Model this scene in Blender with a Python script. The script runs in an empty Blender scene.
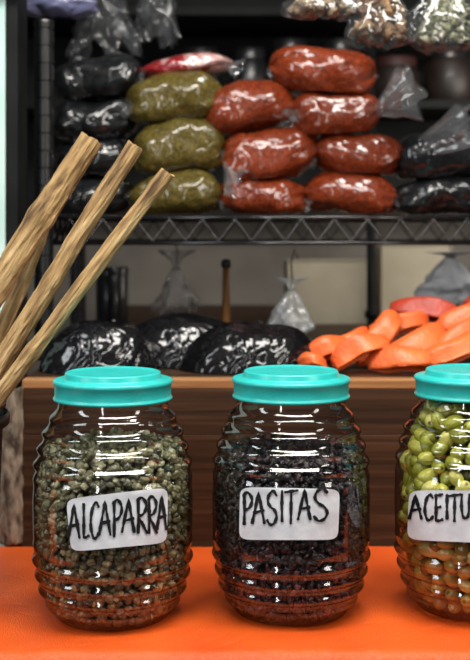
import bpy, bmesh, math, random
import numpy as np
from mathutils import Vector, Matrix, Euler, noise
random.seed(7); rng=np.random.RandomState(3)
SC=bpy.context.scene; COL=SC.collection
PI=math.pi
CZ=1.15; TZ=0.75; F=1200.0
def W(px,py,Y): return Vector(((px-235)/F*Y, Y, CZ-(py-230)/F*Y))
try: SC.view_settings.view_transform='Standard'
except Exception: pass
# ---------------------------------------------------------------- materials
def ramp(nt,fac,stops):
    r=nt.nodes.new('ShaderNodeValToRGB'); e=r.color_ramp.elements
    while len(e)<len(stops): e.new(.5)
    for i,(p,c) in enumerate(stops): e[i].position=p; e[i].color=(*c,1)
    nt.links.new(fac,r.inputs[0]); return r.outputs[0]
def mat(name,c1,c2=None,rough=.5,metal=0,scale=20,bump=0,bscale=None,coat=0,stretch=(1,1,1),detail=4,spec=.5,coords='Object',lo=.35,hi=.65,sss=0,crease=0,cscale=14,coatr=.12,c3=None,bdist=.004,cells=0,cellscale=120):
    m=bpy.data.materials.new(name); m.use_nodes=True; nt=m.node_tree; b=nt.nodes['Principled BSDF']
    b.inputs['Roughness'].default_value=rough; b.inputs['Metallic'].default_value=metal
    b.inputs['Coat Weight'].default_value=coat; b.inputs['Coat Roughness'].default_value=coatr
    b.inputs['Specular IOR Level'].default_value=spec
    tc=nt.nodes.new('ShaderNodeTexCoord'); mp=nt.nodes.new('ShaderNodeMapping'); mp.inputs['Scale'].default_value=stretch
    nt.links.new(tc.outputs[coords],mp.inputs[0])
    n=nt.nodes.new('ShaderNodeTexNoise'); n.inputs['Scale'].default_value=scale; n.inputs['Detail'].default_value=detail
    nt.links.new(mp.outputs[0],n.inputs['Vector'])
    st=[(lo,c1),(hi,c2 or c1)]
    if c3: st=[(lo,c1),((lo+hi)/2,c2),(hi,c3)]
    nt.links.new(ramp(nt,n.outputs['Fac'],st),b.inputs['Base Color'])
    nrm=None
    if bump:
        n2=nt.nodes.new('ShaderNodeTexNoise'); n2.inputs['Scale'].default_value=bscale or scale; n2.inputs['Detail'].default_value=3
        nt.links.new(mp.outputs[0],n2.inputs['Vector'])
        bp=nt.nodes.new('ShaderNodeBump'); bp.inputs['Strength'].default_value=bump; bp.inputs['Distance'].default_value=bdist
        nt.links.new(n2.outputs['Fac'],bp.inputs['Height']); nrm=bp
    if cells:
        vo=nt.nodes.new('ShaderNodeTexVoronoi'); vo.inputs['Scale'].default_value=cellscale; vo.feature='SMOOTH_F1'
        nt.links.new(mp.outputs[0],vo.inputs['Vector'])
        b3=nt.nodes.new('ShaderNodeBump'); b3.invert=True; b3.inputs['Strength'].default_value=cells; b3.inputs['Distance'].default_value=.006
        nt.links.new(vo.outputs['Distance'],b3.inputs['Height'])
        if nrm: nt.links.new(nrm.outputs[0],b3.inputs['Normal'])
        nrm=b3
    if crease:
        v=nt.nodes.new('ShaderNodeTexNoise'); v.inputs['Scale'].default_value=cscale; v.inputs['Detail'].default_value=2; v.inputs['Distortion'].default_value=1.2
        nt.links.new(mp.outputs[0],v.inputs['Vector'])
        s=nt.nodes.new('ShaderNodeMath'); s.operation='SUBTRACT'; s.inputs[1].default_value=.5; nt.links.new(v.outputs['Fac'],s.inputs[0])
        a=nt.nodes.new('ShaderNodeMath'); a.operation='ABSOLUTE'; nt.links.new(s.outputs[0],a.inputs[0])
        q=nt.nodes.new('ShaderNodeMath'); q.operation='POWER'; q.inputs[1].default_value=.6; nt.links.new(a.outputs[0],q.inputs[0])
        b2=nt.nodes.new('ShaderNodeBump'); b2.inputs['Strength'].default_value=crease; b2.inputs['Distance'].default_value=.012
        nt.links.new(q.outputs[0],b2.inputs['Height'])
        if nrm: nt.links.new(nrm.outputs[0],b2.inputs['Normal'])
        nrm=b2
    if nrm:
        nt.links.new(nrm.outputs[0],b.inputs['Normal'])
        if coat: nt.links.new(nrm.outputs[0],b.inputs['Coat Normal'])
    return m
def clear(name,face=(.93,.95,.94),edge=(.35,.4,.38),base=.05,gain=.7,pw=3,milk=0,bump=0,bscale=60,rough=.05,milkc=(.8,.83,.86)):
    m=bpy.data.materials.new(name); m.use_nodes=True; nt=m.node_tree; nt.nodes.clear(); L=nt.links.new
    out=nt.nodes.new('ShaderNodeOutputMaterial'); tr=nt.nodes.new('ShaderNodeBsdfTransparent'); gl=nt.nodes.new('ShaderNodeBsdfGlossy'); gl.inputs['Roughness'].default_value=rough
    lw=nt.nodes.new('ShaderNodeLayerWeight'); lw.inputs['Blend'].default_value=.5
    p=nt.nodes.new('ShaderNodeMath'); p.operation='POWER'; p.inputs[1].default_value=pw; L(lw.outputs['Facing'],p.inputs[0])
    ma=nt.nodes.new('ShaderNodeMath'); ma.operation='MULTIPLY_ADD'; ma.inputs[1].default_value=gain; ma.inputs[2].default_value=base; ma.use_clamp=True; L(p.outputs[0],ma.inputs[0])
    L(ramp(nt,p.outputs[0],[(0,face),(1,edge)]),tr.inputs['Color'])
    mx=nt.nodes.new('ShaderNodeMixShader'); L(ma.outputs[0],mx.inputs[0]); L(tr.outputs[0],mx.inputs[1]); L(gl.outputs[0],mx.inputs[2])
    last=mx
    if milk:
        d=nt.nodes.new('ShaderNodeBsdfDiffuse'); d.inputs['Color'].default_value=(*milkc,1)
        m2=nt.nodes.new('ShaderNodeMixShader'); m2.inputs[0].default_value=milk; L(mx.outputs[0],m2.inputs[1]); L(d.outputs[0],m2.inputs[2]); last=m2
    if bump:
        tc=nt.nodes.new('ShaderNodeTexCoord'); n=nt.nodes.new('ShaderNodeTexNoise'); n.inputs['Scale'].default_value=bscale; L(tc.outputs['Object'],n.inputs['Vector'])
        bp=nt.nodes.new('ShaderNodeBump'); bp.inputs['Strength'].default_value=bump; bp.inputs['Distance'].default_value=.004
        L(n.outputs['Fac'],bp.inputs['Height']); L(bp.outputs[0],gl.inputs['Normal']); L(bp.outputs[0],lw.inputs['Normal'])
    L(last.outputs[0],out.inputs['Surface']); return m
def grains(name,stops,rough=.3,coat=.4,zr=None,bump=.3,bscale=300,slit=False,bd=.002):
    m=bpy.data.materials.new(name); m.use_nodes=True; nt=m.node_tree; L=nt.links.new; b=nt.nodes['Principled BSDF']
    b.inputs['Roughness'].default_value=rough; b.inputs['Coat Weight'].default_value=coat; b.inputs['Coat Roughness'].default_value=.15
    g=nt.nodes.new('ShaderNodeNewGeometry'); oi=nt.nodes.new('ShaderNodeObjectInfo')
    def M2(op,a,bb=None,clamp=False):
        q=nt.nodes.new('ShaderNodeMath'); q.operation=op; q.use_clamp=clamp
        for i,v in enumerate((a,bb)):
            if v is None: continue
            if isinstance(v,(int,float)): q.inputs[i].default_value=v
            else: L(v,q.inputs[i])
        return q.outputs[0]
    fr=M2('FRACT',M2('ADD',g.outputs['Random Per Island'],oi.outputs['Random']))
    c=ramp(nt,fr,stops)
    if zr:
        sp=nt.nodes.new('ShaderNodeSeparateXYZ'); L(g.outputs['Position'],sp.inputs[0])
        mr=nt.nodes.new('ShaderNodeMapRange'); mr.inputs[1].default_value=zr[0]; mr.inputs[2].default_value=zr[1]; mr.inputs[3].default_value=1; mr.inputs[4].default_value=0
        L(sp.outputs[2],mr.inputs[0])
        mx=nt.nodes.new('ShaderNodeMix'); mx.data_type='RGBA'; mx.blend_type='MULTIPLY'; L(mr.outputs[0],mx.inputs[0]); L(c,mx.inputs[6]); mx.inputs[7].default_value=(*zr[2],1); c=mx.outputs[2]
    tc=nt.nodes.new('ShaderNodeTexCoord')
    if slit:
        s=nt.nodes.new('ShaderNodeSeparateXYZ'); L(tc.outputs['Object'],s.inputs[0])
        a=M2('SUBTRACT',1,M2('DIVIDE',M2('ABSOLUTE',s.outputs[0]),.05),True)
        a2=M2('SUBTRACT',1,M2('POWER',M2('DIVIDE',M2('ABSOLUTE',s.outputs[2]),.36),4),True)
        fy=M2('GREATER_THAN',s.outputs[1],0)
        h=M2('MULTIPLY',M2('MULTIPLY',M2('MULTIPLY',a,a2),.9),fy)
        rad=M2('SQRT',M2('ADD',M2('MULTIPLY',s.outputs[0],s.outputs[0]),M2('MULTIPLY',s.outputs[1],s.outputs[1])))
        e=M2('MULTIPLY',M2('SUBTRACT',.13,rad),14,True)
        tip=M2('GREATER_THAN',M2('ABSOLUTE',s.outputs[2]),.3)
        k=M2('MAXIMUM',h,M2('MULTIPLY',M2('MULTIPLY',e,tip),.85))
        mx=nt.nodes.new('ShaderNodeMix'); mx.data_type='RGBA'; L(k,mx.inputs[0]); L(c,mx.inputs[6]); mx.inputs[7].default_value=(.07,.055,.010,1); c=mx.outputs[2]
    L(c,b.inputs['Base Color'])
    n=nt.nodes.new('ShaderNodeTexNoise'); n.inputs['Scale'].default_value=bscale; L(tc.outputs['Object'],n.inputs['Vector'])
    bp=nt.nodes.new('ShaderNodeBump'); bp.inputs['Strength'].default_value=bump; bp.inputs['Distance'].default_value=bd; L(n.outputs['Fac'],bp.inputs['Height']); L(bp.outputs[0],b.inputs['Normal'])
    return m
def wood(name,c1,c2,c3,sx=1.2,rough=.5,rings=40):
    m=bpy.data.materials.new(name); m.use_nodes=True; nt=m.node_tree; L=nt.links.new; b=nt.nodes['Principled BSDF']; b.inputs['Roughness'].default_value=rough; b.inputs['Specular IOR Level'].default_value=.3
    tc=nt.nodes.new('ShaderNodeTexCoord'); mp=nt.nodes.new('ShaderNodeMapping'); mp.inputs['Scale'].default_value=(sx,rings*.3,rings); L(tc.outputs['Object'],mp.inputs[0])
    n=nt.nodes.new('ShaderNodeTexNoise'); n.inputs['Scale'].default_value=3; n.inputs['Detail'].default_value=8; n.inputs['Distortion'].default_value=.6; L(mp.outputs[0],n.inputs['Vector'])
    L(ramp(nt,n.outputs['Fac'],[(.25,c1),(.5,c2),(.75,c3)]),b.inputs['Base Color'])
    bp=nt.nodes.new('ShaderNodeBump'); bp.inputs['Strength'].default_value=.3; bp.inputs['Distance'].default_value=.003; L(n.outputs['Fac'],bp.inputs['Height']); L(bp.outputs[0],b.inputs['Normal'])
    return m
M={}
M['glass']=clear('jar_plastic',face=(.97,.98,.97),edge=(.05,.065,.06),base=.065,gain=.45,pw=1.9,rough=.07)
M['film']=clear('clear_film',face=(.93,.94,.95),edge=(.5,.54,.58),base=.07,gain=.8,pw=2,milk=.05,bump=.9,bscale=45,rough=.08)
M['film3']=clear('smoky_film',face=(.80,.80,.80),edge=(.35,.37,.40),base=.06,gain=.6,pw=2,milk=.02,bump=1,bscale=45,rough=.08)
M['film2']=clear('thin_hanging_film',face=(.96,.97,.98),edge=(.6,.63,.66),base=.02,gain=.4,pw=3,milk=.015,bump=1,bscale=30,rough=.12)
M['lid']=mat('turquoise_plastic',(.022,.43,.40),(.03,.48,.45),rough=.32,scale=60,bump=.08,bscale=500)
M['label']=mat('white_label_paper',(.60,.62,.66),(.74,.76,.80),rough=.55,scale=60,bump=.15,bscale=80)
M['ink']=mat('black_marker',(.004,.004,.006),rough=.5)
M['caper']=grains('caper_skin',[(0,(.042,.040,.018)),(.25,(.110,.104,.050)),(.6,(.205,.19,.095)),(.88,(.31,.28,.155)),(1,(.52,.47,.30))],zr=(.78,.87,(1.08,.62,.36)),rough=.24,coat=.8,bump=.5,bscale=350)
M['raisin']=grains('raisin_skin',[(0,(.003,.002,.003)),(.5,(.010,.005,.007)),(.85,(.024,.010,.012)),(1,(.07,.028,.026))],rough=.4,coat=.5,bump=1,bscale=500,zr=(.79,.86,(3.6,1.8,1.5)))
OG=[(0,(.22,.23,.025)),(.4,(.42,.42,.05)),(.75,(.58,.55,.09)),(1,(.74,.68,.20))]
OY=[(0,(.20,.090,.012)),(.4,(.38,.20,.028)),(.75,(.50,.29,.05)),(1,(.60,.40,.11))]
M['olive_g']=grains('green_olive_skin',OG,rough=.25,coat=.7,bump=.1,bscale=3,slit=True,bd=.1)
M['olive_y']=grains('ochre_olive_skin',OY,rough=.25,coat=.7,bump=.1,bscale=3,slit=True,bd=.1)
M['olive_g_shade']=grains('green_olive_shaded',[(p,tuple(x*.45 for x in c)) for p,c in OG],rough=.25,coat=.7,bump=.1)  # skin tones darkened for inner olives: shade in the gaps as colour
M['olive_y_shade']=grains('ochre_olive_shaded',[(p,tuple(x*.45 for x in c)) for p,c in OY],rough=.25,coat=.7,bump=.1)  # same darkening for the ochre ones, painted shade
pk=dict(rough=.5,scale=330,bump=.2,bscale=50,coat=1,detail=3,crease=.32,cscale=14,coatr=.05,spec=.2)
M['red']=mat('red_paste',(.045,.005,.0015),(.27,.040,.007),lo=.34,hi=.66,**pk)
M['green']=mat('olive_paste',(.024,.020,.003),(.135,.098,.017),lo=.34,hi=.66,**pk)
M['black']=mat('black_paste',(.001,.0015,.002),(.006,.007,.008),lo=.25,hi=.75,**pk)
M['blacksack']=mat('black_sack',(.0005,.0005,.001),(.004,.004,.005),rough=.5,scale=200,coat=1,detail=8,crease=.45,cscale=17,coatr=.08,spec=.1,cells=.15,cellscale=100)
M['rack']=mat('dark_wire',(.012,.012,.013),(.02,.02,.021),rough=.22,metal=.5,coat=.6)
M['post']=mat('black_post',(.002,.0025,.003),(.004,.005,.006),rough=.4,spec=.4,coat=.6,coatr=.2)
M['cloth']=mat('orange_oilcloth',(.68,.082,.009),(.82,.120,.014),rough=.36,scale=8,bump=.7,bscale=650,crease=.30,cscale=5,bdist=.002)
M['orange']=mat('orange_fabric',(.68,.09,.014),(.88,.17,.035),rough=.5,scale=14,bump=.3,bscale=200,coat=.25,coatr=.35)
M['redcloth']=mat('red_fabric',(.34,.022,.007),(.50,.05,.014),rough=.5,scale=30,bump=.3,bscale=200,coat=.2,coatr=.35)
M['plank']=wood('dark_plank',(.018,.0085,.0035),(.042,.019,.008),(.080,.038,.016))
M['plankedge']=wood('lit_plank_edge',(.20,.085,.030),(.36,.17,.065),(.52,.28,.12))  # paler plank wood: light falling on the top edge, put into the colour
M['stick']=mat('golden_bark',(.075,.036,.013),(.36,.22,.085),rough=.8,scale=120,bump=1,bscale=160,detail=10,lo=.30,hi=.72,stretch=(1,1,.14),c3=(.62,.45,.23),bdist=.006)
M['stickend']=mat('cut_wood',(.24,.13,.045),(.42,.25,.10),rough=.8,scale=300)
M['bark']=mat('grey_bark',(.05,.035,.022),(.30,.25,.18),rough=.9,scale=110,bump=1,bscale=120,stretch=(1,1,.35))
M['bucket']=mat('black_tub',(.004,.004,.005),(.01,.01,.011),rough=.3,coat=.3)
M['mint']=mat('mint_paint',(.40,.58,.53),(.52,.68,.63),rough=.5,scale=12,bump=.1)
M['darktrim']=mat('dark_trim',(.003,.0035,.0035),(.007,.008,.008),rough=.6,spec=.15)
M['wall']=mat('back_wall',(.13,.115,.10),(.21,.19,.165),rough=.8,scale=4,spec=.1)
M['floor']=mat('concrete',(.12,.12,.12),(.2,.2,.19),rough=.7,scale=5)
M['cream']=mat('cream_board',(.32,.28,.20),(.44,.39,.29),rough=.7,scale=6)
M['dark']=mat('dark_plastic',(.005,.005,.006),(.012,.012,.014),rough=.35,coat=.3)
M['brown']=mat('brown_preserve',(.010,.006,.005),(.022,.013,.009),rough=.5,coat=.1)
M['redlid']=mat('dull_red_lid',(.035,.008,.006),rough=.6)
M['whitebag']=mat('white_fabric',(.24,.25,.27),(.36,.37,.39),rough=.7,scale=20,bump=.6,bscale=20,crease=.5)
M['lav']=mat('lavender_plastic',(.10,.11,.22),(.18,.19,.32),rough=.3,coat=.5,bump=.6,bscale=30)
M['toolwood']=mat('handle_wood',(.22,.09,.02),(.34,.15,.04),rough=.5,scale=60,stretch=(1,1,.1))
M['pinkpack']=mat('printed_pack',(.20,.010,.012),(.40,.24,.22),rough=.25,coat=1,scale=26,bump=.6,bscale=24,lo=.52,hi=.58,crease=.5)
M['nut']=grains('walnut',[(0,(.035,.015,.005)),(.5,(.12,.06,.024)),(1,(.30,.18,.08))],rough=.6,coat=.1)
M['palenut']=grains('pale_nut',[(0,(.08,.045,.02)),(.5,(.24,.16,.09)),(1,(.50,.38,.25))],rough=.6,coat=.1)
M['seed']=grains('pale_seed',[(0,(.07,.08,.035)),(.5,(.22,.23,.12)),(1,(.46,.45,.32))],rough=.6,coat=.1)
M['steel']=mat('steel',(.35,.35,.36),rough=.3,metal=1)
# ---------------------------------------------------------------- mesh helpers
class MB:
    def __init__(s): s.v=[]; s.f=[]
    def add(s,vs,fs):
        o=len(s.v); s.v+= [tuple(v) for v in vs]; s.f+=[tuple(i+o for i in f) for f in fs]; return s
    def box(s,a,b):
        x0,y0,z0=a; x1,y1,z1=b
        return s.add([(x0,y0,z0),(x1,y0,z0),(x1,y1,z0),(x0,y1,z0),(x0,y0,z1),(x1,y0,z1),(x1,y1,z1),(x0,y1,z1)],
            [(0,3,2,1),(4,5,6,7),(0,1,5,4),(1,2,6,5),(2,3,7,6),(3,0,4,7)])
    def lathe(s,prof,n=64,c=(0,0,0),close=False):
        vs=[];fs=[]
        for r,z in prof:
            for i in range(n): t=2*PI*i/n; vs.append((c[0]+r*math.cos(t),c[1]+r*math.sin(t),c[2]+z))
        for j in range(len(prof)-1):
            for i in range(n):
                k=(i+1)%n; fs.append((j*n+i,j*n+k,(j+1)*n+k,(j+1)*n+i))
        return s.add(vs,fs)
    def tube(s,pts,rad,n=10,cap=True):
        pts=[Vector(p) for p in pts]; vs=[];fs=[]; m=len(pts)
        rf=rad if callable(rad) else (lambda i,t:rad)
        up=Vector((.13,.97,.21))
        for i,p in enumerate(pts):
            d=(pts[min(i+1,m-1)]-pts[max(i-1,0)]).normalized()
            a=d.cross(up); a=a.normalized() if a.length>1e-4 else d.orthogonal().normalized(); b=d.cross(a)
            for k in range(n):
                t=2*PI*k/n; vs.append(p+(a*math.cos(t)+b*math.sin(t))*rf(i,t))
        for j in range(m-1):
            for k in range(n): q=(k+1)%n; fs.append((j*n+k,j*n+q,(j+1)*n+q,(j+1)*n+k))
        if cap: fs.append(tuple(range(n))[::-1]); fs.append(tuple((m-1)*n+k for k in range(n)))
        return s.add(vs,fs)
    def grid(s,fn,nu,nv):
        vs=[fn(i/nu,j/nv) for j in range(nv+1) for i in range(nu+1)]
        fs=[(j*(nu+1)+i,j*(nu+1)+i+1,(j+1)*(nu+1)+i+1,(j+1)*(nu+1)+i) for j in range(nv) for i in range(nu)]
        return s.add(vs,fs)
    def build(s,name,m,parent=None,origin=(0,0,0),smooth=True,bevel=0,solid=0):
        me=bpy.data.meshes.new(name); o0=Vector(origin)
        me.from_pydata([tuple(Vector(v)-o0) for v in s.v],[],s.f); me.materials.append(m)
        bm=bmesh.new(); bm.from_mesh(me); bmesh.ops.recalc_face_normals(bm,faces=bm.faces); bm.to_mesh(me); bm.free()
        if smooth: me.polygons.foreach_set('use_smooth',[True]*len(me.polygons))
        o=bpy.data.objects.new(name,me); COL.objects.link(o)
        if parent: o.parent=parent
        else: o.location=o0
        if bevel:
            b=o.modifiers.new('bevel','BEVEL'); b.width=bevel; b.segments=2; b.limit_method='ANGLE'
        if solid:
            q=o.modifiers.new('solid','SOLIDIFY'); q.thickness=solid
        return o
def tag(o,label,cat,group=None,kind=None):
    o['label']=label; o['category']=cat
    if group: o['group']=group
    if kind: o['kind']=kind
    return o
def thing(name,loc,label,cat,group=None,rot=(0,0,0)):
    o=bpy.data.objects.new(name,None); COL.objects.link(o); o.location=loc; o.rotation_euler=rot; o.empty_display_size=.02
    return tag(o,label,cat,group)
def struct(o): o['kind']='structure'; return o
# ---------------------------------------------------------------- setting
struct(MB().box((-2.2,-.6,-.05),(2.2,3.3,0)).build('floor',M['floor'],smooth=False))
struct(MB().box((-2.2,3.2,0),(2.2,3.3,2.8)).build('wall_back',M['wall'],smooth=False))
struct(MB().box((-.46,1.62,0),(W(5,0,1.62).x,1.70,2.3)).build('trim_1',M['mint'],smooth=False))
struct(MB().box((W(5,0,1.62).x,1.625,0),(W(17,0,1.62).x,1.70,2.3)).build('trim_2',M['darktrim'],smooth=False))
# ---------------------------------------------------------------- table + cloth
t=thing('market_table',(0,1.3,0),'plain wooden table hidden under the orange cloth','table')
o=(0,1.3,0)
MB().box((-.95,1.145,.715),(.95,1.51,.744)).build('tabletop',M['plank'],t,o,smooth=False,bevel=.002)
for x in (-.9,.86):
    for y in (1.16,1.46): MB().box((x,y,0),(x+.04,y+.04,.715)).build('leg',M['plank'],t,o,smooth=False)
def clothf(u,v):
    x=-1+2*u; L=v*.75
    e=.385; r=.012
    if L<e-r: y=1.518-L; z=TZ
    elif L<e-r+r*PI/2: a=(L-(e-r))/r; y=1.518-(e-r)-r*math.sin(a); z=TZ-r*(1-math.cos(a))
    else: y=1.518-e; z=TZ-r-(L-(e-r)-r*PI/2)
    n=-abs(noise.noise(Vector((x*6,L*5,1))))*.0040-abs(noise.noise(Vector((x*20,L*15,5))))*.0016
    if L>e: y-=abs(math.sin(x*22+noise.noise(Vector((x*3,0,0)))*2))*(L-e)*.05
    return (x,y,z+n+.0003 if L<e else z)
tag(MB().grid(clothf,420,160).build('tablecloth',M['cloth'],origin=(0,1.3,TZ)),'bright orange oilcloth covering the table beneath the jars','tablecloth')
# ---------------------------------------------------------------- wooden bench behind
BZ=W(0,380,1.524).z
X0=W(22,0,1.524).x
t=thing('wooden_bench',(.3,2.2,0),'dark brown plank bench with a top edge coloured paler as if lit, behind the jars','bench'); o=(.3,2.2,0)
mid=.89
MB().box((X0,1.524,.60),(1.1,1.546,mid-.0003)).build('front_plank',M['plank'],t,o,False,.0008)
MB().box((X0,1.5243,mid+.0003),(1.1,1.546,BZ-.012)).build('front_plank',M['plank'],t,o,False,.0008)
MB().box((X0,1.5235,BZ-.0115),(1.1,1.548,BZ+.001)).build('edge_strip',M['plankedge'],t,o,False,.002)
MB().box((X0,1.5485,BZ-.02),(1.1,3.05,BZ)).build('benchtop',M['plank'],t,o,False)
MB().box((X0,1.55,0),(X0+.03,3.05,BZ-.02)).build('side_panel',M['plank'],t,o,False)
MB().box((1.07,1.55,0),(1.1,3.05,BZ-.02)).build('side_panel',M['plank'],t,o,False)
# ---------------------------------------------------------------- jars
zz=np.linspace(0,.230,231)
kz=[0,.003,.0146,.03,.056,.085,.119,.14,.16,.18,.198,.208,.215,.230]
kr=[.058,.0620,.0690,.0750,.0808,.0840,.0846,.0834,.0800,.0745,.0680,.0635,.0588,.0572]
rr=np.interp(zz,kz,kr); kk=np.exp(-np.linspace(-2,2,17)**2); kk/=kk.sum(); rr=np.convolve(np.pad(rr,8,mode='edge'),kk,'valid')
def Rs(z): return float(np.interp(z,zz,rr))-.0016
rings=[(.2060,.8),(.1900,1.2),(.1740,1.2),(.1580,1.1),(.1430,.35),(.0755,.35),(.0600,1.1),(.0440,1.2),(.0285,1.2),(.0135,.8)]
def Rj(z):
    r=Rs(z)
    for q,a in rings: r+=.0034*a*math.exp(-((z-q)/.0048)**2)
    return r
def jar_point(cx,Ya,px,py,off):
    Y=Ya-.08
    for _ in range(25):
        x=(px-235)/F*Y; z=CZ-(py-230)/F*Y-TZ-.001
        r=Rj(z)+off; d=r*r-(x-cx)**2
        Y=.5*Y+.5*(Ya-math.sqrt(max(d,1e-6)))
    return Vector(((px-235)/F*Y,Y,CZ-(py-230)/F*Y))
GL={
'A':[[(0,1),(.25,.5),(.5,0),(.72,.5),(.95,1)],[(.12,.66),(.9,.58)]],
'L':[[(.1,0),(.12,.55),(.1,1),(.55,.98),(.95,.93)]],
'C':[[(.95,.12),(.7,0),(.35,.1),(.1,.42),(.12,.75),(.4,1),(.75,.97),(1,.85)]],
'P':[[(.12,.03),(.15,.5),(.12,1.05)],[(.0,.1),(.45,-.02),(.9,.12),(.95,.32),(.65,.5),(.15,.58)]],
'R':[[(.12,.03),(.15,.5),(.12,1.02)],[(0,.08),(.45,-.02),(.88,.12),(.9,.3),(.6,.47),(.15,.55),(.55,.75),(1,1.02)]],
'S':[[(.95,.12),(.6,-.02),(.2,.1),(.08,.3),(.35,.47),(.75,.58),(.95,.78),(.7,.98),(.3,1.02),(0,.88)]],
'I':[[(.5,0),(.45,.5),(.5,1)]],
'T':[[(0,.06),(.5,.03),(1.05,0)],[(.52,.03),(.5,.5),(.48,1.05)]],
'E':[[(.1,.02),(.12,.5),(.1,1),(.55,.99),(.95,.94)],[(.1,.02),(.5,.02),(.92,-.02)],[(.12,.5),(.7,.46)]],
'U':[[(.08,0),(.05,.5),(.2,.9),(.5,1),(.8,.88),(.92,.45),(.92,0)]],
'N':[[(.08,1),(.1,.5),(.1,0),(.5,.5),(.9,1),(.92,.5),(.95,0)]]}
def smooth(pts,n=5):
    P=[Vector(p) for p in pts]; out=[]
    for i in range(len(P)-1):
        a=P[max(i-1,0)];b=P[i];c=P[i+1];d=P[min(i+2,len(P)-1)]
        for k in range(n):
            t=k/n; out.append(.5*((2*b)+(c-a)*t+(2*a-5*b+4*c-d)*t*t+(3*b-a-3*c+d)*t**3))
    out.append(P[-1]); return out
sharp='ALTEINPR'
def jar(cpx,Ya,quad,text,desc):
    cx=(cpx-235)/F*Ya; base=Vector((cx,Ya,TZ+.001))
    t=thing('storage_jar',base,desc,'jar','barrel-shaped jars with turquoise lids')
    prof=[(0,.004),(.03,.0035),(.048,.002),(.053,0)]+[(Rj(z),z) for z in np.linspace(.001,.222,230)]
    MB().lathe(prof,96).build('jar_body',M['glass'],t)
    lp=[(.0590,.2235),(.0612,.2232),(.0618,.2242),(.0618,.2256),(.0606,.2264),(.0604,.2280),(.0606,.2385),(.0618,.2396),(.0622,.2410),(.0621,.2428),(.0612,.2440),(.0596,.2445),(.0520,.2448),(.0507,.2453),(.0502,.2465),(.0498,.2500),(.0492,.2512),(.0480,.2518),(.0462,.2518),(.0452,.2512),(.0440,.2508),(.0300,.2508),(.0,.2508)]
    MB().lathe(lp,96).build('lid',M['lid'],t)
    tl,tr,br,bl=[Vector(q) for q in quad]
    def lf(u,v):
        uu=u*2-1; vv=v*2-1
        k=1-.035*abs(uu)**8*abs(vv)**8*2
        uu*=k; vv*=k; u=(uu+1)/2; v=(vv+1)/2
        p=tl.lerp(tr,u).lerp(bl.lerp(br,u),v); return jar_point(cx,Ya,p.x,p.y,.0005)
    lab=MB().grid(lf,36,16).build('label',M['label'],t,base)
    lab['label']='white paper label with black handwriting'
    mb=MB()
    for ch,(x0,x1,y0,y1) in text:
        for st in GL[ch]:
            if ch in sharp and not (ch in 'PR' and len(st)>4):
                pts=[]; S=[Vector(p) for p in st]
                for i in range(len(S)-1):
                    for k in range(5): pts.append(S[i].lerp(S[i+1],k/5))
                pts.append(S[-1])
            else: pts=smooth(st)
            q=[Vector((x0+(x1-x0)*p.x,y0+(y1-y0)*p.y)) for p in pts]
            q=[q[0]-(q[1]-q[0]).normalized()*.8]+q+[q[-1]+(q[-1]-q[-2]).normalized()*.8]
            L=[];R=[]
            for i,p in enumerate(q):
                d=(q[min(i+1,len(q)-1)]-q[max(i-1,0)]); d=d.normalized() if d.length>0 else Vector((1,0)); wd=1.45+.35*math.sin(i*.9+x0)+.2*math.sin(i*2.7+y0)
                if i in (0,len(q)-1): wd*=.6
                nn=Vector((-d.y,d.x))*wd
                L.append(jar_point(cx,Ya,(p+nn).x,(p+nn).y,.0013)); R.append(jar_point(cx,Ya,(p-nn).x,(p-nn).y,.0013))
            n=len(q); mb.add(L+R,[(i,i+1,n+i+1,n+i) for i in range(n-1)])
    mb.build('lettering',M['ink'],lab,base)
    return t,cx
def row(word,xs,ya,yb,h):
    out=[]; n=len(word)
    for i,ch in enumerate(word):
        y=ya+(yb-ya)*i/(n-1); out.append((ch,(xs[i][0],xs[i][1],y,y+h+((i*37)%5-2)*.6)))
    return out
J1=jar(113,1.249,[(66,499),(168,487),(167,543),(71,552)],row('ALCAPARRA',[(68,80),(83,89),(90,99),(99,111),(113,122),(122,135),(137,147),(148,157),(157,167)],505,496,34),
  'barrel-shaped clear jar labelled ALCAPARRA, turquoise lid, filled with capers')
J2=jar(291,1.264,[(240,487),(340,489),(338,540),(239,540)],row('PASITAS',[(243,252),(252,265),(267,277),(280,284),(285,297),(298,311),(314,328)],493,489,31),
  'barrel-shaped clear jar labelled PASITAS, turquoise lid, filled with raisins')
J3=jar(473,1.276,[(409,490),(540,491),(538,545),(407,540)],row('ACEITUNAS',[(409,422),(424,433),(435,443),(445,449),(449,460),(461,470),(473,483),(485,497),(499,509)],495,494,25),
  'barrel-shaped clear jar labelled with a word starting ACEITU, turquoise lid, filled with olives')
# ---------------------------------------------------------------- jar contents
def ico(sub,fn):
    bm=bmesh.new(); bmesh.ops.create_icosphere(bm,subdivisions=sub,radius=.5)
    for v in bm.verts: v.co=fn(v.co.copy())
    V=np.array([v.co[:] for v in bm.verts]); Fc=[tuple(v.index for v in f.verts) for f in bm.faces]; bm.free(); return V,Fc
def mesh_of(V,Fc,name,m):
    me=bpy.data.meshes.new(name); me.from_pydata(V.tolist(),[],Fc); me.materials.append(m); me.polygons.foreach_set('use_smooth',[True]*len(me.polygons)); return me
def stuff_mesh(name,items,shapes,m,label,cat,origin):
    vs=[];fs=[];o=0
    for i,(p,e,s) in enumerate(items):
        V,Fc=shapes[i%len(shapes)]
        R=np.array(Euler(e).to_matrix()); vs.append((V*s)@R.T+np.array(p)-np.array(origin)); fs+=[tuple(a+o for a in f) for f in Fc]; o+=len(V)
    me=mesh_of(np.vstack(vs),fs,name,m); ob=bpy.data.objects.new(name,me); COL.objects.link(ob); ob.location=origin
    return tag(ob,label,cat,kind='stuff')
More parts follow.
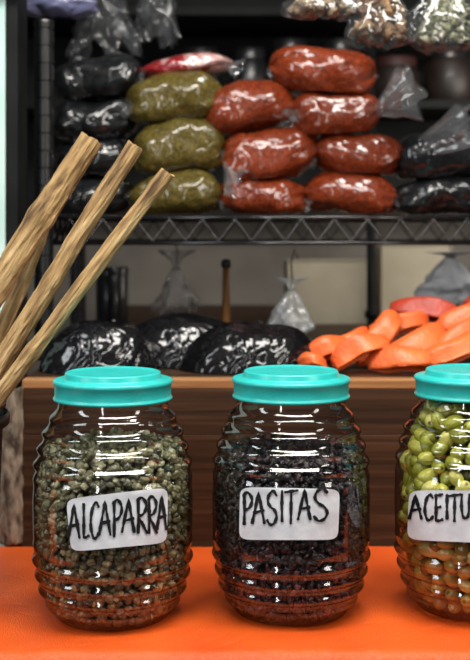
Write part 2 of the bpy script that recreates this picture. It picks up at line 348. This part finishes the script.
def pack(cx,Ya,size,top,layers,clr=.0015,zsq=.8,jit=.25,sj=(.88,1.08),wob=0):
    out=[]
    for L in range(layers):
        z=size*.5+.003; k=0
        while z<top-size*.3:
            r=min(Rs(z),Rs(max(z-size*.5,0))+.0005)-clr-size*.5-L*size*.8
            if r>size*.5:
                n=int(2*PI*r/(size*.93)); ph=rng.rand()*6
                for i in range(n):
                    th=ph+2*PI*(i+rng.uniform(-jit,jit))/n; dz=rng.uniform(-jit,jit)*size*1.3+wob*math.sin(th*3+z*90)
                    rj=r-rng.rand()*size*.3
                    out.append(((cx+rj*math.cos(th),Ya+rj*math.sin(th),TZ+.001+max(z+dz,size*.5+.003)),tuple(rng.uniform(0,2*PI,3)),size*rng.uniform(*sj),L,th))
            z+=size*zsq; k+=1
    return out
def top_fill(cx,Ya,size,top,rmax):
    out=[]; r=0
    while r<rmax:
        n=max(1,int(2*PI*r/(size*.95)))
        for i in range(n):
            th=2*PI*i/n+r*99; out.append(((cx+r*math.cos(th),Ya+r*math.sin(th),TZ+top+rng.uniform(-.4,.4)*size),tuple(rng.uniform(0,6.28,3)),size))
        r+=size*.85
    return out
def shape_caper(s,asp):
    def f(c):
        z=c.z*2
        n=noise.noise(c*3.2+Vector((s,0,0)))*.38+noise.noise(c*7+Vector((0,s,0)))*.14; c=c*(1+n); c.z*=asp; c.x*=.84
        c.x+=.10*(z*z-.3)*(1 if s%2 else -1)
        if z>.85: c.z+=.12*(z-.85)/.15; c.x*=.7;c.y*=.7
        return c
    return f
cap=[ico(3,shape_caper(s,a)) for s,a in ((1,1.1),(5,1.3),(9,1.0),(12,1.4))]
def shape_rais(s):
    def f(c):
        n=noise.noise(c*4+Vector((s,3,0)))*.45-abs(noise.noise(c*9+Vector((s,1,0))))*.65; c=c*(1.08+n); c.z*=1.45; c.y*=.6; c.x+=.12*math.sin(c.z*4+s); return c
    return f
rai=[ico(3,shape_rais(s)) for s in (1,5,9,12)]
def shape_ol(s,asp):
    def f(c):
        z=c.z*2
        c=Vector((c.x*.84,c.y*.84,c.z*asp))*(1+noise.noise(c*2+Vector((s,0,0)))*.07)
        if z>.93: c.z-=.09*(z-.93)/.07
        return c
    return f
oli=[ico(3,shape_ol(s,a)) for s,a in ((1,1.22),(5,1.32),(9,1.14))]
def distribute(items,limit,meshes,name,mfun,ang):
    front=[it for it in items if it[3]==0 and math.cos(it[4]+PI/2)>ang]
    front.sort(key=lambda it:-math.cos(it[4]+PI/2)); chosen=front[:limit]; ids=set(id(i) for i in chosen)
    for k,it in enumerate(chosen):
        lb,gr,ms=mfun(it)
        o=bpy.data.objects.new(name,ms[k%len(ms)]); COL.objects.link(o); o.location=it[0]; o.rotation_euler=it[1]; o.scale=(it[2],)*3
        tag(o,lb,name,gr)
    return [it for it in items if id(it) not in ids]
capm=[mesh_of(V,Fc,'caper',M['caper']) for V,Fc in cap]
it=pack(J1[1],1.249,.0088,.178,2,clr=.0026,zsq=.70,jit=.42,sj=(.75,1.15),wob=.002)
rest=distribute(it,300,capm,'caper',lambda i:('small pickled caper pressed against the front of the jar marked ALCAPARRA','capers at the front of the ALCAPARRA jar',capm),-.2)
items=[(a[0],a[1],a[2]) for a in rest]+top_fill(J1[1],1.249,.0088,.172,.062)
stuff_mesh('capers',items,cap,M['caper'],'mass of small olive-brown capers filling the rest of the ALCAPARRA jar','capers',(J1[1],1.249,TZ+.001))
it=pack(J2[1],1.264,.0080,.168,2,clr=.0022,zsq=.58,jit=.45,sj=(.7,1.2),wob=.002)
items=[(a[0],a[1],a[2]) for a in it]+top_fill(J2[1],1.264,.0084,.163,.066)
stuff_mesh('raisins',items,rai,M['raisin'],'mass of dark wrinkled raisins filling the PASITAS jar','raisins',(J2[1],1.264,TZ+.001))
olg=[mesh_of(V,Fc,'olive',M['olive_g']) for V,Fc in oli]; oly=[mesh_of(V,Fc,'olive',M['olive_y']) for V,Fc in oli]
def of(i):
    if i[0][2]-TZ>.088+.006*math.sin(i[4]*3): return 'plump bright green olive in the upper half of the olive jar','green olives in the upper half of the jar',olg
    return 'ochre yellow olive in the lower half of the olive jar','ochre olives in the lower half of the jar',oly
it=pack(J3[1],1.276,.0188,.224,3,clr=.0026,zsq=.71,jit=.2)
rest=distribute(it,300,None,'olive',of,-.35)
up=[(a[0],a[1],a[2]) for a in rest if a[0][2]-TZ>.088]; lo_=[(a[0],a[1],a[2]) for a in rest if a[0][2]-TZ<=.088]
stuff_mesh('green_olives',up,oli,M['olive_g_shade'],'mass of green olives deep inside the upper olive jar','olives',(J3[1],1.276,TZ+.1))
stuff_mesh('ochre_olives',lo_,oli,M['olive_y_shade'],'mass of ochre olives deep inside the lower olive jar','olives',(J3[1],1.276,TZ+.001))
# ---------------------------------------------------------------- sticks in tub
tc=W(-93,0,1.30).x
t=thing('plastic_tub',(tc,1.30,TZ+.001),'black round tub at the left edge of the table holding the wood sticks','tub')
MB().lathe([(0,0),(.092,0),(.095,.004),(.103,.205),(.106,.207),(.106,.212),(.101,.212),(.099,.205),(.091,.006),(0,.006)],72).build('tub_body',M['bucket'],t)
MB().lathe([(.1075,.186),(.1095,.188),(.1095,.198),(.1075,.200)],72).build('rim_band',M['bucket'],t)
def stick(top,mid,Yt,Yb,w,pyb,label,seed):
    P0=W(*top,Yt); k=(pyb-mid[1])/(mid[1]-top[1]); xb=mid[0]+(mid[0]-top[0])*k
    P2=W(xb,pyb,Yb); r=w/2*Yt/F; n=260; H=(P0-P2).length
    root=thing('wood_stick',P2,label,'stick','bark-covered sticks standing in the black tub')
    root.rotation_mode='QUATERNION'; root.rotation_quaternion=(P0-P2).to_track_quat('Z','Y')
    nn=56
    def rf(s,t):
        g=abs(noise.noise(Vector((math.cos(t)*2.6,math.sin(t)*2.6,s*2.5+seed*9))))
        g2=noise.noise(Vector((math.cos(t)*4,math.sin(t)*4,s*20+seed*2)))
        peel=max(0,noise.noise(Vector((math.cos(t)*1.9,math.sin(t)*1.9,s*8+seed*5)))-.06)
        peel=min(peel*26,1)*.09
        return r*(.95+.05*noise.noise(Vector((math.cos(t)*1.2,math.sin(t)*1.2,s*8+seed*3)))-.18*max(0,.05-g)/.05+peel+.04*g2+.14*max(0,math.sin(s*15+seed*2))**22+.10*(1-s))
    def off(s): return (noise.noise(Vector((s*2.5,seed,0)))*.003+noise.noise(Vector((s*12,seed,3)))*.001,noise.noise(Vector((s*3.5,seed,7)))*.003)
    def f(u,v):
        t=2*PI*u; q=rf(v,t); o=off(v); jag=(noise.noise(Vector((math.cos(t)*1.3,math.sin(t)*1.3,seed)))*.003 if v>.995 else 0)
        return (o[0]+q*math.cos(t),o[1]+q*math.sin(t),H*v+jag)
    MB().grid(f,nn,n).build('bark',M['stick'],root)
    o=off(1); ring=[f(k/nn,1) for k in range(nn)]
    inn=[((x-o[0])*.72+o[0],(y-o[1])*.72+o[1],z*.5+H*.5+.0005*math.sin(k)) for k,(x,y,z) in enumerate(ring)]
    MB().add([(o[0],o[1],H-.001)]+inn+ring,[(0,1+k,1+(k+1)%nn) for k in range(nn)]+[(1+k,1+(k+1)%nn,1+nn+(k+1)%nn,1+nn+k) for k in range(nn)]).build('cut_end',M['stickend'],root)
stick((91,138),(-6,292),1.345,1.31,25,560,'thickest pale brown stick, leaning furthest left in the black tub',1)
stick((134,145),(-2,369),1.33,1.285,18,575,'middle brown stick with a knotty top end, between two other sticks',2)
stick((167,172),(-2,398),1.30,1.258,15,575,'slimmest brown stick, reaching furthest right above the caper jar',3)
stick((62,178),(-4,342),1.385,1.35,15,560,'short brown stick tucked behind the thickest one',4)
def barkf(u,v):
    a=-1.3+2.6*u; x=W(8,0,1.50).x+.020*math.sin(a); y=1.545-.03*math.cos(a); z=TZ+.0015+v*.20
    n=noise.noise(Vector((u*6,v*14,3)))*.004
    return (x+n,y+n*.6,z+ (noise.noise(Vector((u*5,9,0)))*.012*v))
tag(MB().grid(barkf,20,60).build('bark_slab',M['bark'],origin=(W(8,0,1.50).x,1.54,TZ),solid=.003),'grey-brown curled slab of rough bark standing left of the bench','bark')
# ---------------------------------------------------------------- wire rack
RX0=W(44,0,1.75).x; RX1=.52; RY0=1.75; RY1=2.13; SZ=1.172; PZ=BZ+.0012
root=thing('wire_rack',((RX0+RX1)/2,1.94,PZ),'black wire shelving rack on the bench carrying the bags','shelf rack'); o=root.location.copy()
for x in (RX0,RX1):
    for y in (RY0,RY1):
        ztop=W(0,21,1.75).z; prof=[(0,0),(.0140,0)]; z=0; H=ztop-PZ
        while z<H-.026: prof+=[(.0142,z+.001),(.0142,z+.0225),(.0128,z+.0235),(.0128,z+.0250)]; z+=.0254
        prof+=[(.0142,z+.001),(.0142,H-.004),(.0150,H-.003),(.0145,H),(0,H+.001)]
        MB().lathe(prof,40,(x,y,PZ)).build('post',M['post'],root,o,smooth=False)
zb=W(0,243,1.75).z
for y in (RY0,RY1):
    mb=MB(); mb.tube([(RX0+.012,y,SZ-.004),(RX1-.012,y,SZ-.004)],.0034,10); mb.tube([(RX0+.012,y,zb),(RX1-.012,y,zb)],.0032,10)
    n=32; pts=[]
    for i in range(n+1): pts.append((RX0+.014+(RX1-RX0-.028)*i/n,y-.001,(SZ-.006) if i%2 else zb+.002))
    mb.tube(pts,.0021,8); mb.build('rail_truss',M['rack'] if y==RY0 else M['darktrim'],root,o)
for x in (RX0,RX1):
    mb=MB(); mb.tube([(x,RY0+.012,SZ-.004),(x,RY1-.012,SZ-.004)],.0032,10); mb.tube([(x,RY0+.012,zb),(x,RY1-.012,zb)],.003,10)
    pts=[(x,RY0+.014+(RY1-RY0-.028)*i/12,(SZ-.006) if i%2 else zb+.002) for i in range(13)]; mb.tube(pts,.0022,8); mb.build('side_truss',M['rack'],root,o)
mb=MB(); x=RX0+.02
while x<RX1-.01: mb.tube([(x,RY0,SZ-.0015),(x,RY1,SZ-.0015)],.0015,6); x+=.018
mb.build('shelf_wires',M['darktrim'],root,o)
mb=MB()
for y in (1.87,2.0): mb.tube([(RX0+.012,y,SZ-.006),(RX1-.012,y,SZ-.006)],.003,8)
mb.build('cross_wires',M['darktrim'],root,o)
# ---------------------------------------------------------------- bags
def flare(mb,p,d,L,r0,r1,seed,n=36,m=12,arc=2*PI):
    d=Vector(d).normalized(); a=d.orthogonal().normalized(); b=d.cross(a)
    def f(u,v):
        t=u*arc; r=r0+(r1-r0)*v**.8; r*=1+.35*math.sin(t*5+seed)*v+.25*noise.noise(Vector((math.cos(t)*2,math.sin(t)*2,v*3+seed)))
        q=Vector(p)+d*L*v*(1+.2*noise.noise(Vector((math.cos(t)*1.5,math.sin(t)*1.5,seed))))
        return q+(a*math.cos(t)+b*math.sin(t)*.55)*r
    mb.grid(f,n,m)
def pouch_mesh(a,b,c,seed,wr=1.0,flat=.82,pw=2.8):
    mb=MB(); ns,nt=80,60
    def f(u,v):
        s=-1+2*v; t=2*PI*u; rad=(max(0,1-abs(s)**pw))**.5
        rad*=1-.12*s*math.sin(seed*2)
        cy=math.copysign(abs(math.cos(t))**.85,math.cos(t)); sz=math.copysign(abs(math.sin(t))**.85,math.sin(t))
        P=Vector((math.cos(t)*1.2,math.sin(t)*1.2,0))
        n1=noise.noise(Vector((s*1.6+seed,P.x,P.y)))*.14
        n2=-abs(noise.noise(Vector((s*3.2+seed,P.x*2.2,P.y*2.2))))*.10*(.25+abs(s))
        g=.12*(1-abs(math.sin(t*5+seed*3+s*2)))*abs(s)**3
        rad*=1+(n1+n2)*wr-g*wr
        z=c*rad*sz+c*.14*math.sin(s*2.2+seed*5); z=max(z,-c*flat)
        return (a*s*(1+.04*math.sin(t*3+seed)),b*rad*cy,z+c*flat)
    mb.grid(f,nt,ns); return mb
def bag(box,Y,m,label,name,group,seed,tilt=0,tail=None,b=.05,wr=1.15,taildir=None,tl=.05,tr=.026,cat='bag',bz=None,pw=2.8):
    x0,x1,y0,y1=box; k=Y/F; a=(x1-x0)/2*k; c=(y1-y0)/2*k/.91
    base=W((x0+x1)/2,y1,Y)
    if bz is not None: base.z=bz
    root=thing(name,base,label,cat,group,(0,math.radians(tilt),0))
    pouch_mesh(a*1.03,b,c,seed,wr,.84,pw).build('filled_pouch',m,root)
    for sd in ((-1,1) if tail is None else (tail,)):
        mb=MB()
        if tail is None:
            big=math.sin(seed*7+sd*2)>.2 and m is not M['black']
            flare(mb,(sd*a*.92,-b*.2 if big else 0,c*.75),(sd,-.5,-.5),.020 if big else .011,.004,.017 if big else .010,seed+sd,28,8)
        else: flare(mb,(sd*a*.9,-b*.3,c*.8),taildir or (sd,-.5,-.4),tl,.008,tr,seed+sd)
        e=mb.build('film_end',M['film'],root); e['label']='clear gathered plastic end'
    return root
GR='bags of dark red paste stacked on the wire rack'; GG='bags of olive green paste stacked on the wire rack'; GB='bags of black paste at the left of the wire rack'; GD='black bags at the right of the wire rack'
Y=1.815
bag((56,133,174,214),Y+.03,M['black'],'black paste bag at the bottom of the left stack, behind the sticks','paste_bag',GB,1.1,pw=4)
bag((56,134,138,175),Y+.03,M['black'],'black paste bag second from the bottom of the left stack','paste_bag',GB,2.3,pw=4)
bag((54,138,99,140),Y+.03,M['black'],'black paste bag second from the top of the left stack','paste_bag',GB,3.7,tilt=2,pw=5)
bag((53,142,57,99),Y+.03,M['black'],'topmost black paste bag, beside the rack post','paste_bag',GB,4.9,tilt=-2,pw=5)
bag((130,222,172,214),Y,M['green'],'bottom bag of the olive green paste stack','paste_bag',GG,5.2,pw=3.6)
bag((135,224,120,173),Y,M['green'],'middle, fattest bag of the olive green paste stack','paste_bag',GG,6.4,pw=4.5)
bag((129,223,76,122),Y,M['green'],'top bag of the olive green paste stack','paste_bag',GG,7.7,tilt=-3,pw=4.5)
bag((219,306,177,214),Y,M['red'],'red paste bag lying on the rack right beside the olive green stack','paste_bag',GR,8.1,pw=4)
bag((224,319,127,179),Y-.004,M['red'],'red paste bag with a clear plastic tail spilling down its left end','paste_bag',GR,9.9,tilt=-4,tail=-1,taildir=(.45,-.55,-.9),tl=.060,tr=.036,pw=4)
bag((208,298,84,132),Y,M['red'],'small tilted red paste bag beside the top olive green one','paste_bag',GR,10.3,tilt=-6,tail=1,taildir=(-.3,-.5,-.9),tl=.032,tr=.024,pw=3.8)
bag((304,395,173,214),Y,M['red'],'red paste bag at the bottom, next to the black bags on the right','paste_bag',GR,11.8,pw=4.5)
bag((313,400,132,174),Y,M['red'],'red paste bag second from the bottom in the tall red stack','paste_bag',GR,12.2,tilt=2,pw=4)
bag((294,380,91,135),Y,M['red'],'red paste bag second from the top in the tall red stack','paste_bag',GR,13.5,tilt=-4,tail=1,taildir=(.75,-.5,.40),tl=.065,tr=.048,pw=4.5)
bag((271,372,46,94),Y,M['red'],'topmost red paste bag, crowning the tall red stack','paste_bag',GR,14.6,tilt=3,pw=4.2)
bag((392,486,177,215),Y,M['black'],'lower black bag at the right end of the rack','paste_bag',GD,15.2,pw=4)
bag((394,492,132,179),Y,M['black'],'upper black bag at the right end of the rack, clear film on top','paste_bag',GD,16.4,tail=-1,taildir=(.8,-.35,.40),tl=.12,tr=.036,pw=4)
bag((142,232,56,77),Y+.03,M['pinkpack'],'flat red and white printed packet on top of the olive green bags','food_packet',None,17.7,b=.045,tilt=-4,cat='packet')
# low overlapping black sacks
GS='glossy black sacks on the bench under the rack'
def sack(box,Y,label,seed,pk_,b=.06):
    x0,x1,y0,y1=box; k=Y/F; a=(x1-x0)/2*k
    base=W((x0+x1)/2,y1,Y); base.z=BZ+.0015; H=W(0,y0,Y).z-base.z
    root=thing('black_sack',base,label,'sack',GS)
    mb=MB()
    def f(u,v):
        t=2*PI*u
        h=(1-v**2.8)**.7 if v<1 else 0
        q=1+.08*noise.noise(Vector((math.cos(t)*1.5,math.sin(t)*1.5,v*2+seed)))
        x=pk_*a*(1-v)+a*v**.85*math.cos(t)*q; y=b*v**.8*math.sin(t)*q
        z=H*h*(1+.14*noise.noise(Vector((x*13,y*13,seed)))-.12*abs(noise.noise(Vector((x*24,y*24,seed+3)))) )
        return (x,y,max(z,0))
    mb.grid(f,90,60); mb.build('sack_body',M['blacksack'],root)
    mb=MB(); flare(mb,(pk_*a,.02,H*.86),(.5,.3,.3),.008,.004,.008,seed,24,5); mb.build('gathered_top',M['blacksack'],root)
sack((38,158,320,378),1.625,'leftmost glossy black sack on the bench above the caper jar',21,.2,.055)
sack((112,262,317,378),1.70,'middle glossy black sack between the other two on the bench',22.4,-.1,.06)
sack((180,322,322,378),1.632,'right glossy black sack beside the orange cloths',23,.1,.06)
# ---------------------------------------------------------------- orange cloths: soft broad strips folded over once
def folded(cx,cy,Y,w,h,rot,seed,m,label,name='folded_cloth',group='crumpled orange cloths piled on the bench',t_=.018,lean=26):
    c=W(cx,cy,Y); hw=w/2*Y/F; hh=h*Y/F; mb=MB()
    def f(u,v):
        s=(u-.5)*2
        a=min(max(PI*(v*1.12-.06),0),PI)
        end=(1-abs(s)**4*.45)
        wd=(1+.16*noise.noise(Vector((s*1.1,seed,2))))*end
        thk=t_*(1+.3*noise.noise(Vector((s*1.2,seed,9))))*end
        z=hh*wd*(math.sin(a)**.75-.5)
        y=-thk*math.cos(a)*(.6+.4*math.sin(a))
        y+=t_*.30*noise.noise(Vector((s*1.4+seed,v*1.5,seed*2))); z+=hh*.05*noise.noise(Vector((s*1.6,v*2,seed+5)))
        x=hw*s*(1+.06*noise.noise(Vector((v*2,seed,3))))
        z+=hh*.20*math.sin(s*1.7+seed); y-=t_*.9*(1-s*s)
        y-=t_*.45*(.5-abs(noise.noise(Vector((s*.5+seed,v*2.6,seed)))))
        return (x,y,z)
    mb.grid(f,44,60)
    R=Matrix.Rotation(math.radians(rot),4,'Y'); R2=Matrix.Rotation(math.radians(-lean),4,'X')
    mb.v=[tuple(R2@(R@Vector(v))) for v in mb.v]
    zmin=min(v[2] for v in mb.v)
    if c.z+zmin<BZ+.002: c.z=BZ+.003-zmin
    ob=mb.build(name,m,solid=.0010); ob.location=c
    return tag(ob,label,'cloth',group)
folded(328,364,1.63,58,20,-14,1.3,M['orange'],'small orange cloth at the left foot of the orange pile')
folded(360,364,1.600,60,22,-28,2.1,M['orange'],'orange cloth in the front middle of the pile, against the bench edge')
folded(402,366,1.592,70,22,-10,3.4,M['orange'],'orange cloth slanting at the front of the pile')
folded(450,366,1.60,70,24,-30,10.4,M['orange'],'wide orange cloth at the right front of the pile')
folded(342,350,1.665,64,22,-32,4.2,M['orange'],'orange cloth bulging at the top left of the pile')
folded(376,342,1.665,66,24,-40,5.6,M['orange'],'steeply folded orange cloth in the middle of the pile')
folded(414,348,1.645,68,26,-28,11.2,M['orange'],'orange cloth right of the steeply folded one, under the red cloth')
folded(456,348,1.645,70,28,-18,6.1,M['orange'],'orange cloth running off the right edge of the photo')
folded(398,328,1.70,62,20,-6,12.7,M['orange'],'orange cloth end at the top middle of the pile, left of the red cloth')
folded(432,318,1.74,84,22,16,7.7,M['redcloth'],'dark red cloth slumped on top of the orange pile')
folded(462,326,1.70,64,26,-44,8.9,M['orange'],'bright orange cloth topping the pile at the right edge')
folded(486,312,1.76,60,26,-30,14.3,M['redcloth'],'dark red cloth rising at the far right behind the orange pile')
folded(312,369,1.592,30,13,-10,9.2,M['orange'],'tiny orange cloth end nearest the black sacks')
# ---------------------------------------------------------------- hanging things
def hang_bag(cx,y0,y1,w,Y,label,name='clear_bag',seed=1,m=None,group=None,neck=.3,cat='bag',hook=True,limp=0,hk=.018,dp=.6):
    k=Y/F; top=W(cx,y0,Y); H=(y1-y0)*k; R=w/2*k; root=thing(name,top,label,cat,group)
    mb=MB()
    def f(u,v):
        t=2*PI*u; 
        if v<neck: r=R*(.75-.65*math.sin(v/neck*PI/2)) 
        else:
            q=(v-neck)/(1-neck); r=R*(.10+.90*math.sin(min(q*1.25,1)*PI/2))*(1-max(0,q-.8)**2*14)
            if limp: r=R*(.10+.75*q**.8)
        r*=1+.16*math.sin(t*6+seed+v*3)*(1-.5*v)+.30*noise.noise(Vector((math.cos(t)*1.6,math.sin(t)*1.6,v*5+seed)))-(.25+limp*.6)*abs(noise.noise(Vector((math.cos(t)*3,math.sin(t)*3,v*(7-4*limp)+seed))))
        return (r*math.cos(t),r*math.sin(t)*(dp-.3*limp),-H*v*(1+(.06+.3*limp)*noise.noise(Vector((math.cos(t)*2,math.sin(t)*2,seed)))))
    mb.grid(f,60,50); mb.build('film',m or M['film2'],root)
    MB().tube([(math.cos(a)*.0054,math.sin(a)*.0045,-H*neck) for a in np.linspace(0,2*PI,14)],.0016,6,False).build('tie',M['steel'],root)
    if hook: MB().tube([(0,0,-H*neck+.003),(.002,0,-.005),(0,0,hk*.55),(.006,0,hk),(.011,0,hk*.65)],.0013,6).build('hook',M['darktrim'],root)
    return root,H,R,top
hang_bag(291,278,336,46,1.86,'small clear plastic bag hanging on a wire hook under the rack',seed=3,m=clear('hazy_film',milk=.16,bump=.8,bscale=40,rough=.2,base=.10),neck=.20,hk=.045)
hang_bag(176,250,312,56,2.0,'clear plastic bag hanging under the rack beside a wooden handle',seed=5,m=M['film'],limp=.5)
p=W(226,322,1.98); p.z=BZ+.001; t=thing('wooden_spoon',p,'upright wooden handle with a dark cap, in shadow under the rack','spoon')
H=W(0,268,1.98).z-p.z
MB().lathe([(0,0),(.006,0),(.0075,H*.3),(.006,H*.7),(.0055,H),(0,H)],16).build('handle',M['toolwood'],t)
MB().lathe([(.0058,H),(.008,H+.002),(.0085,H+.010),(.006,H+.014),(0,H+.015)],16).build('cap',M['dark'],t)
p=W(112,0,2.25); p.z=BZ+.001; t=thing('dark_canister',p,'dark canister standing in shadow behind the left black sack','canister')
MB().lathe([(0,0),(.028,0),(.030,.003),(.030,.105),(.027,.108)],32).build('canister_body',M['dark'],t)
MB().lathe([(.031,.106),(.031,.118),(.029,.120),(0,.120)],24).build('lid',M['dark'],t)
p=W(345,0,2.45); p.z=BZ+.001; t=thing('cardboard_box',p,'cream cardboard box behind the orange cloths, left of the thin pole','box')
MB().box((-.12,-.05,0),(.04,.10,.125)).build('carton',M['cream'],t,smooth=False,bevel=.002)
MB().box((-.12,-.052,.127),(.04,.024,.129)).build('flap',M['cream'],t,smooth=False)
p=W(400,0,2.5); p.z=BZ+.001; t=thing('cardboard_box',p,'cream cardboard box behind the orange cloths, right of the thin pole','box')
MB().box((-.045,-.05,0),(.10,.10,.155)).build('carton',M['cream'],t,smooth=False,bevel=.002)
MB().box((-.045,-.052,.157),(.10,.024,.159)).build('flap',M['cream'],t,smooth=False)
p=W(371,0,2.3); p.z=BZ+.001; t=thing('metal_pole',p,'thin dark pole standing between the cream boxes','pole')
MB().lathe([(0,0),(.02,0),(.02,.003),(.0085,.005),(.0085,.62),(0,.62)],20).build('shaft',M['darktrim'],t)
MB().lathe([(.0088,.02),(.012,.021),(.012,.035),(.0088,.036)],20).build('collar',M['darktrim'],t)
hang_bag(450,252,312,70,2.2,'pale grey-white cloth bag hanging at the right behind the orange cloths',name='cloth_bag',seed=9,m=M['whitebag'],neck=.08)
# back shelf with jars
SB=W(0,104,2.75).z; ST=W(0,14,2.75).z; B2=BZ+.0012
t=thing('back_shelf',(.1,2.8,B2),'dark shelving unit in the blurred background behind the rack','shelf'); o=(.1,2.8,B2)
for z in (SB,ST): MB().box((-.7,2.66,z-.018),(.9,2.98,z)).build('shelf_board',M['darktrim'],t,o,False)
for x in (-.72,.88): MB().box((x,2.66,B2),(x+.02,2.98,ST+.3)).build('side_panel',M['darktrim'],t,o,False)
MB().box((-.70,2.982,SB-.22),(.88,2.99,ST+.3)).build('shade_panel',M['darktrim'],t,o,False)  # added dark sheet standing in for shade over the upper back wall
jars=[(250,30,.045,.11,'dark','dark','small dark bottle-like jar high in the background'),(396,34,.055,.09,'brown','redlid','blurred dark jar with a dull red lid in the background right'),
(450,38,.06,.11,'brown','dark','blurred brown jar with a dark lid at the background right edge'),(340,30,.05,.13,'dark','dark','blurred dark jar behind the topmost red bag'),
(290,30,.05,.13,'brown','dark','blurred brown jar in the middle of the background shelf'),(200,30,.05,.11,'dark','dark','blurred dark jar above the printed packet')]
for px,w,r,h,mb_,ml,lb in jars:
    p=W(px,0,2.78); p.z=SB+.001; t=thing('preserve_jar',p,lb,'jar','blurred jars on the background shelf')
    MB().lathe([(0,0),(r*.9,0),(r,.006),(r,h*.8),(r*.85,h*.92),(r*.8,h)],32).build('jar_body',M[mb_],t)
    MB().lathe([(r*.86,h*.96),(r*.86,h+.016),(r*.8,h+.02),(0,h+.02)],32).build('lid',M[ml],t)
rz=W(0,-16,1.60).z
root=thing('hanging_rail',(0,1.6,rz),'steel rail above the frame that carries the hanging bags','rail')
MB().tube([(-.46,1.6,rz),(.62,1.6,rz)],.005,12).build('bar',M['steel'],root,(0,1.6,rz))
MB().box((-.34,1.597,rz-.012),(-.31,1.62,rz+.012)).build('bracket',M['steel'],root,(0,1.6,rz),False)
MB().tube([(.60,1.6,rz),(.60,1.6,BZ+.001)],.008,12).build('upright',M['steel'],root,(0,1.6,rz))
def nuts(top,H,R,name,shapes,m,label,cat,size,n,neck,f0=.2):
    items=[]
    for i in range(n):
        v=random.uniform(neck+f0,.90); q=(v-neck)/(1-neck); r=R*(.10+.80*math.sin(min(q*1.25,1)*PI/2))*.80*math.sqrt(random.random())
        a=random.uniform(0,2*PI); items.append(((top.x+r*math.cos(a),top.y+r*math.sin(a)*.38,top.z-H*v),tuple(rng.uniform(0,6,3)),size))
    stuff_mesh(name,items,shapes,m,label,cat,tuple(top))
g='clear bags of nuts and seeds hanging at the top'
for cx,y1,w,lab,nm,sz,n,mm,sd in ((322,19,84,'clear bag of pale broken nuts hanging leftmost at the top','nuts',.010,170,M['palenut'],1),(378,49,72,'clear bag of brown walnuts hanging in the middle at the top','walnuts',.014,170,M['nut'],2),(446,52,80,'clear bag of pale green seeds hanging in the top right corner','seeds',.0075,600,M['seed'],3)):
    r_,H,R,top=hang_bag(cx,-50+(10 if cx<330 else 0),y1,w,1.60-.0,lab,seed=sd*2.2,group=g,neck=.28,hook=False,m=M['film3'],dp=.42)
    nuts(top,H,R,nm,rai[:2],mm,lab.replace('clear bag of ','').replace('hanging','inside the bag hanging'),nm,sz,n,.28,.12)
hang_bag(104,-60,50,96,1.9,'empty clear plastic bag hanging above the black paste bags',seed=7,neck=.2,limp=.6)
hang_bag(58,-35,18,78,1.85,'lavender blue plastic bag peeking in at the top left',seed=8,m=M['lav'],neck=.3)
hang_bag(156,-60,36,60,2.05,'crumpled clear bag hanging in shadow above the printed packet',seed=12,neck=.2,limp=1)
# ---------------------------------------------------------------- lights, world, camera
def area(name,loc,target,size,power,col=(1,1,1),sy=None):
    l=bpy.data.lights.new(name,'AREA'); l.energy=power; l.size=size; l.color=col
    if sy: l.shape='RECTANGLE'; l.size_y=sy
    o=bpy.data.objects.new(name,l); COL.objects.link(o); o.location=loc
    o.rotation_euler=(Vector(target)-Vector(loc)).to_track_quat('-Z','Y').to_euler(); return o
area('key_light',(.1,.80,2.10),(0,1.35,.9),1.2,27,(1,.96,.90),.30)
area('left_light',(-1.1,.75,1.6),(0,1.3,.9),.22,6.5,(.92,.97,1),.9)
area('right_light',(1.0,.55,1.5),(0,1.4,.95),.2,5,(1,.95,.88),.6)
area('highlight_strip',(-.45,.10,1.35),(0,1.4,1.0),.07,3.6,(1,.98,.96),.8)  # added lamp, placed only for upright highlight streaks on jars and bags
area('shelf_light',(.25,1.30,2.1),(.05,1.85,1.2),.22,6,(1,.96,.90))
area('back_light',(.75,2.35,1.35),(.1,3.1,1.0),.4,2.8,(1,.93,.84))
w=bpy.data.worlds.new('world'); SC.world=w; w.use_nodes=True
w.node_tree.nodes['Background'].inputs[0].default_value=(.8,.87,1,1); w.node_tree.nodes['Background'].inputs[1].default_value=.025
c=bpy.data.cameras.new('camera'); co=bpy.data.objects.new('camera',c); COL.objects.link(co); SC.camera=co
co.location=(0,0,CZ); co.rotation_euler=(PI/2,0,0)
c.sensor_fit='VERTICAL'; c.sensor_height=36; c.lens=1200/660*36; c.shift_y=-100/660; c.clip_start=.05
c.dof.use_dof=True; c.dof.focus_distance=1.2; c.dof.aperture_fstop=6.5
